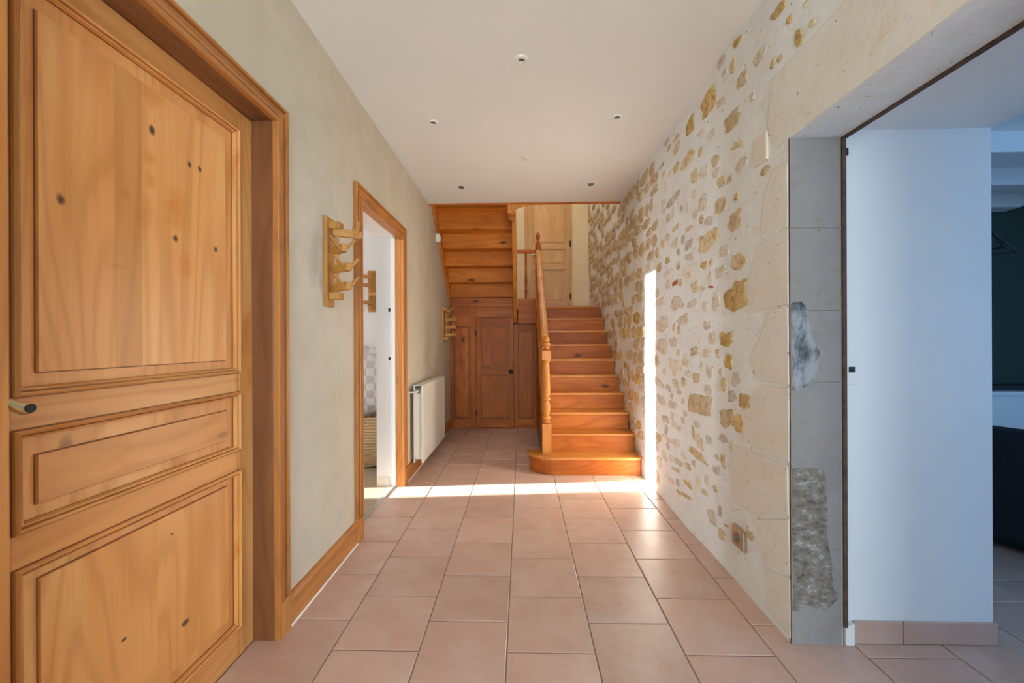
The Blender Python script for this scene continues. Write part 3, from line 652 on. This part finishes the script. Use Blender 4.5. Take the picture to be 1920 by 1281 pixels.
# ceiling spots
def spot(x, y, r, label, tilt, metal, q=.66):
    t = thing('downlight', (x, y, ZC), label, 'ceiling light', 'recessed ceiling lights of the hall')
    MB().lathe([(r*q, -.001), (r*(q+.06), -.010), (r*.86, -.010), (r, -.003), (r, .0005)], (x, y, ZC), 28).build('rim', metal, t, smooth=True)
    MB().lathe([(r*.2, -.0045), (r*q*.9, -.0035), (r*q, -.002)], (x, y, ZC), 24).build('lens', 'lens', t)
spot(.004, 2.114, .037, 'broad white rimmed ceiling light with a small dark lens', 0, 'white_plastic', .42)
spot(-.585, 2.703, .03, 'small dark ceiling spot near the open side room doorway', 0, 'white_plastic')
spot(.628, 2.675, .03, 'small dark ceiling spot nearest the middle of the stone wall', 0, 'white_plastic')
sm = thing('downlight', (.033, 3.251, ZC), 'white domed ceiling fitting between the four dark spots', 'ceiling light', 'recessed ceiling lights of the hall')
MB().lathe([(.005, -.016), (.02, -.014), (.031, -.008), (.035, -.002), (.035, .0005)], (.033, 3.251, ZC), 24).build('dome', 'beige_plate', sm, smooth=True)
spot(-.57, 3.848, .027, 'small dark ceiling spot in front of the upper stair underside', 0, 'lens')
spot(.652, 3.822, .027, 'small dark ceiling spot in front of the lower stair flight', 0, 'lens')
# ------------------------------------------------------------------ lower staircase
RH, G, Y1 = .164, .199, 3.57
st = thing('staircase', (.64, 3.6, 0), 'orange brown pine staircase climbing along the stone wall with rounded first step', 'staircase')
XS0, XS1 = .262, 1.036
def bull(yn, off):
    pts = [(XS1+.004, yn+off), (XS1+.004, 3.86), (.23, 3.86)]
    cx, r = .27-.0, .0
    for k in range(9):
        t = PI/2*k/8
        pts.append((.30-(.255-off)*math.cos(t*1.0)*1.0, 3.83-(.26-off)*math.sin(t)))
    return pts
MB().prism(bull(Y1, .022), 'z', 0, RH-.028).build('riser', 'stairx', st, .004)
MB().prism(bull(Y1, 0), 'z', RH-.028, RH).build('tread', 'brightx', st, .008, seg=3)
for k in range(1, 10):
    y = Y1+k*G; z = (k+1)*RH
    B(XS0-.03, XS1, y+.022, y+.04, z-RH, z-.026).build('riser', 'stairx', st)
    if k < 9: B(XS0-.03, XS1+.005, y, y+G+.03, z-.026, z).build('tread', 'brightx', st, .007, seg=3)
MB().prism([(XS0-.03, Y1+9*G), (XS1+.005, Y1+9*G), (XS1+.005, YB), (-.951, YB), (-.951, 5.585), (XS0-.03, 5.585)], 'z', 1.614, 1.64).build('landing', 'stairx', st, .006)
# side string and spandrel on the hall side
sl = RH/G
def line(y, o): return RH+(y-Y1)*sl+o
MB().prism([(3.76, line(3.76, .06)), (5.43, line(5.43, .06)), (5.43, line(5.43, -.24)), (3.76, max(.165, line(3.76, -.24)))], 'x', .19, .232).build('string', 'stairy', st, .003)
MB().prism([(3.83, 0), (5.55, 0), (5.55, line(5.43, -.2)), (5.43, line(5.43, -.2)), (3.83, line(3.83, -.2))], 'x', .197, .225).build('spandrel_panel', 'jambz', st)
def newel(x, y, zb, zs, zt, zblk, ztop, name='newel_post', mt='brightz', w=.082):
    o = MB().box(x-w/2, x+w/2, y-w/2, y+w/2, zb, zs).build(name, mt, st, .004)
    hgt = zt-zs; P_ = [(.030, 0), (.037, .006), (.037, .014), (.026, .024), (.036, .036), (.040, .048), (.036, .060), (.026, .07), (.028, .078), (.033, .10), (.038, .135), (.036, .165), (.028, .19), (.026, .2), (.037, .208), (.039, .22), (.033, .232), (.026, .238), (.034, .25), (.038, .275), (.037, .32), (.031, .48), (.029, .545), (.036, .552), (.036, .562), (.031, .572)]
    MB().lathe([(r*w/.082, zs+h_*hgt/.572) for r, h_ in P_], (x, y, 0), 18).build('turned_shaft', mt, o, smooth=True)
    MB().box(x-w/2, x+w/2, y-w/2, y+w/2, zt, zblk).build('newel_block', mt, o, .004)
    fh = ztop-zblk
    MB().lathe([(r*w/.082, zblk+h_*fh) for r, h_ in ((.030, 0), (.034, .05), (.026, .10), (.017, .16), (.016, .28), (.024, .33), (.037, .40), (.038, .46), (.03, .52), (.022, .56), (.028, .62), (.032, .72), (.03, .84), (.02, .95), (.004, 1))], (x, y, 0), 18).build('finial', mt, o, smooth=True)
newel(.222, 3.715, RH, .44, 1.015, 1.10, 1.235)
un = B(.183, .259, 5.405, 5.481, 1.36, 2.36).build('newel_post', 'stairz', st, .004)
MB().lathe([(.036, 2.36), (.038, 2.42), (.037, 2.48), (.028, 2.515), (.016, 2.53), (.015, 2.54), (.026, 2.555), (.03, 2.585), (.024, 2.62), (.01, 2.645), (.002, 2.65)], (.221, 5.443, 0), 16).build('finial', 'stairz', un, smooth=True)
# handrail and balusters of the lower flight
def rail_z(y): return 1.075+(y-3.715)*(2.40-1.075)/(5.44-3.715)
m = MB(); pr = [(-.034, -.026), (.034, -.026), (.038, 0), (.032, .018), (.014, .027), (-.014, .027), (-.032, .018), (-.038, 0)]; n = len(pr)
for y in (3.755, 5.405):
    for a, b in pr: m.v.append((.221+a, y, rail_z(y)+b))
m.f = [(k, (k+1) % n, n+(k+1) % n, n+k) for k in range(n)]+[tuple(range(n)), tuple(range(n, 2*n))]
m.build('handrail', 'brighty', st, smooth=True)
BP = [(.014, 0), (.014, .08), (.02, .09), (.02, .10), (.012, .11), (.02, .14), (.022, .17), (.015, .21), (.011, .23), (.018, .24), (.018, .25), (.012, .26), (.017, .30), (.02, .36), (.016, .50), (.012, .66), (.011, .74), (.017, .75), (.017, .765), (.012, .775), (.014, .80), (.014, 1)]
for k in range(1, 9):
    for f in (.3, .8):
        y = Y1+(k+f)*G-.03
        if y > 5.37 or y < 3.8: continue
        zb = line(y, .055); zt = rail_z(y)-.02
        MB().lathe([(r, zb+h_*(zt-zb)) for r, h_ in BP], (.213, y, 0), 10).build('baluster', 'brightz', st, smooth=True)
# landing guard rail
B(-.061, .19, 5.43, 5.475, 2.365, 2.412).build('guard_rail', 'stairx', st, .008)
MB().lathe([(r*.95, 1.755+h_*(2.368-1.755)) for r, h_ in BP], (.058, 5.453, 0), 12).build('baluster', 'stairz', st, smooth=True)
B(-.05, .19, 5.43, 5.475, 1.42, 1.755).build('landing_fascia', 'stairx', st, .004)
# ------------------------------------------------------------------ upper flight, seen from below
us = thing('upper_staircase', (-.55, 5.6, 1.64), 'upper pine stair flight seen from below, its riser backs like orange boards', 'staircase')
XU0, XU1 = -.955, -.108
for k in range(7):
    y = 5.70-.2*k; z = 1.64+.175*k
    B(XU0, XU1, y-.018, y, z-.03 if k else 1.641, z+.146).build('riser', 'underx', us, .001)
    B(XU0, XU1, y-.2+.001, y+.025, z+.146, z+.175).build('tread', 'underx', us, .003)
def ul(y, o): return 1.64+(5.70-y)*.875+o
MB().prism([(5.72, ul(5.72, -.075)), (4.31, ul(4.31, -.075)), (4.31, ul(4.31, .26)), (5.72, ul(5.72, .26))], 'x', -.982, -.953).build('wall_string', 'undery', us, .003)
MB().prism([(5.53, 1.44), (5.46, 1.44), (4.40, ul(4.40, -.12)), (4.36, ul(4.36, -.12)), (4.36, ul(4.36, .28)), (5.53, ul(5.53, .28))], 'x', -.108, -.062).build('outer_string', 'brighty', us, .004)
pn = B(-.146, -.066, 4.305, 4.385, 2.545, 2.86).build('newel_post', 'brightz', us, .004)
MB().lathe([(.036, 2.545), (.04, 2.535), (.036, 2.525), (.028, 2.518), (.036, 2.51), (.037, 2.50), (.03, 2.488), (.012, 2.478), (.002, 2.474)], (-.106, 4.345, 0), 16).build('drop_finial', 'stairz', pn, smooth=True)
# trim of the stairwell edge under the ceiling
tw = tag(B(-.98, 1.045, YE, YE+.022, 2.635, 2.87).build('trim_stairwell', 'stairx', bevel=.002), 'thin pine fascia along the ceiling edge of the stairwell', 'trim', kind='structure')
pts = [(-.068, 2.64)]+[(-.068+.21*t, 2.590+.048*math.sin(PI/2*t)) for t in [k/8 for k in range(9)]]+[(.15, 2.64)]
MB().prism(pts, 'y', YE+.004, YE+.03).build('curved_bracket', 'brightx', tw)
# ------------------------------------------------------------------ panelling and cupboard under the stairs
YP = 5.55
pa = thing('stair_panelling', (-.38, YP, 0), 'dark brown pine panelling closing the space under the stairs', 'panelling')
X_ = [-.985, -.935, -.705, -.628, -.112, -.052, .165, .20]
def pb(n, x0, x1, z0, z1, g='z', y=YP, par=pa, t=.025, bv=.003, mt='stair'): return B(x0, x1, y, y+t, z0, z1).build(n, mt+g, par, bv)
pb('stile', X_[0], X_[1], 0, 1.66); pb('stile', X_[2], X_[3], 0, 1.66); pb('stile', X_[4], X_[5], 0, 1.42); pb('stile', X_[6], X_[7], 0, 1.42)
pb('rail', X_[1], X_[2], 1.40, 1.66, 'x'); pb('rail', X_[1], X_[2], 0, .13, 'x'); pb('rail', X_[5], X_[6], 1.34, 1.42, 'x'); pb('rail', X_[5], X_[6], 0, .13, 'x')
pb('head_rail', X_[3], X_[4], 1.512, 1.66, 'x'); pb('frieze_board', -.952, XU1, 1.66, 1.784, 'x', YP-.012)
def raised(x0, x1, z0, z1, par, y):
    B(x0, x1, y+.012, y+.02, z0, z1).build('panel', 'stairz', par)
    B(x0+.026, x1-.026, y+.004, y+.014, z0+.028, z1-.028).build('raised_field', 'stairz', par, .006)
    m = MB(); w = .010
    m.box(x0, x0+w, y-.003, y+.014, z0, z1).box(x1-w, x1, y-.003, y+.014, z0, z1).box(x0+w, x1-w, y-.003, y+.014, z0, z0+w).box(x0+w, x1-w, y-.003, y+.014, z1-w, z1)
    m.build('shadow_bead', 'jambz', par, .003)  # dark bead added in place of the shadow lines round each panel
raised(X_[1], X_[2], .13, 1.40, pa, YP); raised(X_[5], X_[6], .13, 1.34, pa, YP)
cd = thing('cupboard_door', (-.37, YP-.004, 0), 'narrow dark pine cupboard door with two panels and an iron latch under the stairs', 'door')
yd = YP-.006
for x0, x1 in ((-.625, -.565), (-.175, -.115)): pb('stile', x0, x1, .01, 1.508, 'z', yd, cd)
for z0, z1 in ((.01, .13), (.725, .822), (1.40, 1.508)): pb('rail', -.565, -.175, z0, z1, 'x', yd, cd)
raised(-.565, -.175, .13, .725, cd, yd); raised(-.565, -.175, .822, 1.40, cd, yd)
MB().lathe([(.012, .0), (.012, -.02), (.03, -.03), (.032, -.045), (.022, -.055), (.004, -.058)], (-.150, yd, .775), 16, 'y').build('knob', 'iron', cd, smooth=True)
for z in (.2, 1.3): MB().tube([(-.628, yd-.004, z-.04), (-.628, yd-.004, z+.04)], .007, 8).build('hinge', 'iron', cd)
# ------------------------------------------------------------------ landing door on the back wall
ld = thing('door_2', (.43, YB, 1.64), 'pale pine panelled door at the top of the stair landing', 'door', kind='structure')
yl = YB-.03
for x0, x1 in ((.10, .17), (.655+.03, .765)): B(x0, x1, yl, yl+.03, 1.64, 3.66).build('stile', 'updoorz', ld, .003)
for z0, z1 in ((1.64, 1.80), (2.30, 2.375), (2.62, 2.70), (3.56, 3.66)): B(.17, .685, yl, yl+.03, z0, z1).build('rail', 'updoorx', ld, .003)
for z0, z1 in ((1.80, 2.30), (2.375, 2.62), (2.70, 3.56)):
    B(.17, .685, yl+.014, yl+.029, z0, z1).build('panel', 'updoorz', ld); B(.20, .655, yl+.007, yl+.02, z0+.03, z1-.03).build('raised_field', 'updoorz', ld, .005)
for z in (1.88, 2.70): MB().tube([(.757, yl-.006, z-.045), (.757, yl-.006, z+.045)], .011, 8).build('hinge', 'iron', ld)
for x0, x1 in ((.055, .10), (.765, .79)): B(x0, x1, YB-.02, YB, 1.64, 3.7).build('frame', 'updoorz', ld, .002)
lsw = thing('light_switch', (.04, YB, 2.5), 'small white light switch beside the landing door', 'switch')
B(.155, .21, yl-.012, yl, 2.53, 2.62).build('plate', 'white_plastic', lsw, .003); B(.168, .197, yl-.017, yl-.011, 2.55, 2.60).build('rocker', 'white_plastic', lsw, .002)
tag(B(.795, 1.04, YB-.015, YB, 1.641, 1.73).build('baseboard_landing', 'stairx', bevel=.003), 'pine baseboard on the landing beside the pale door', 'baseboard', kind='structure')
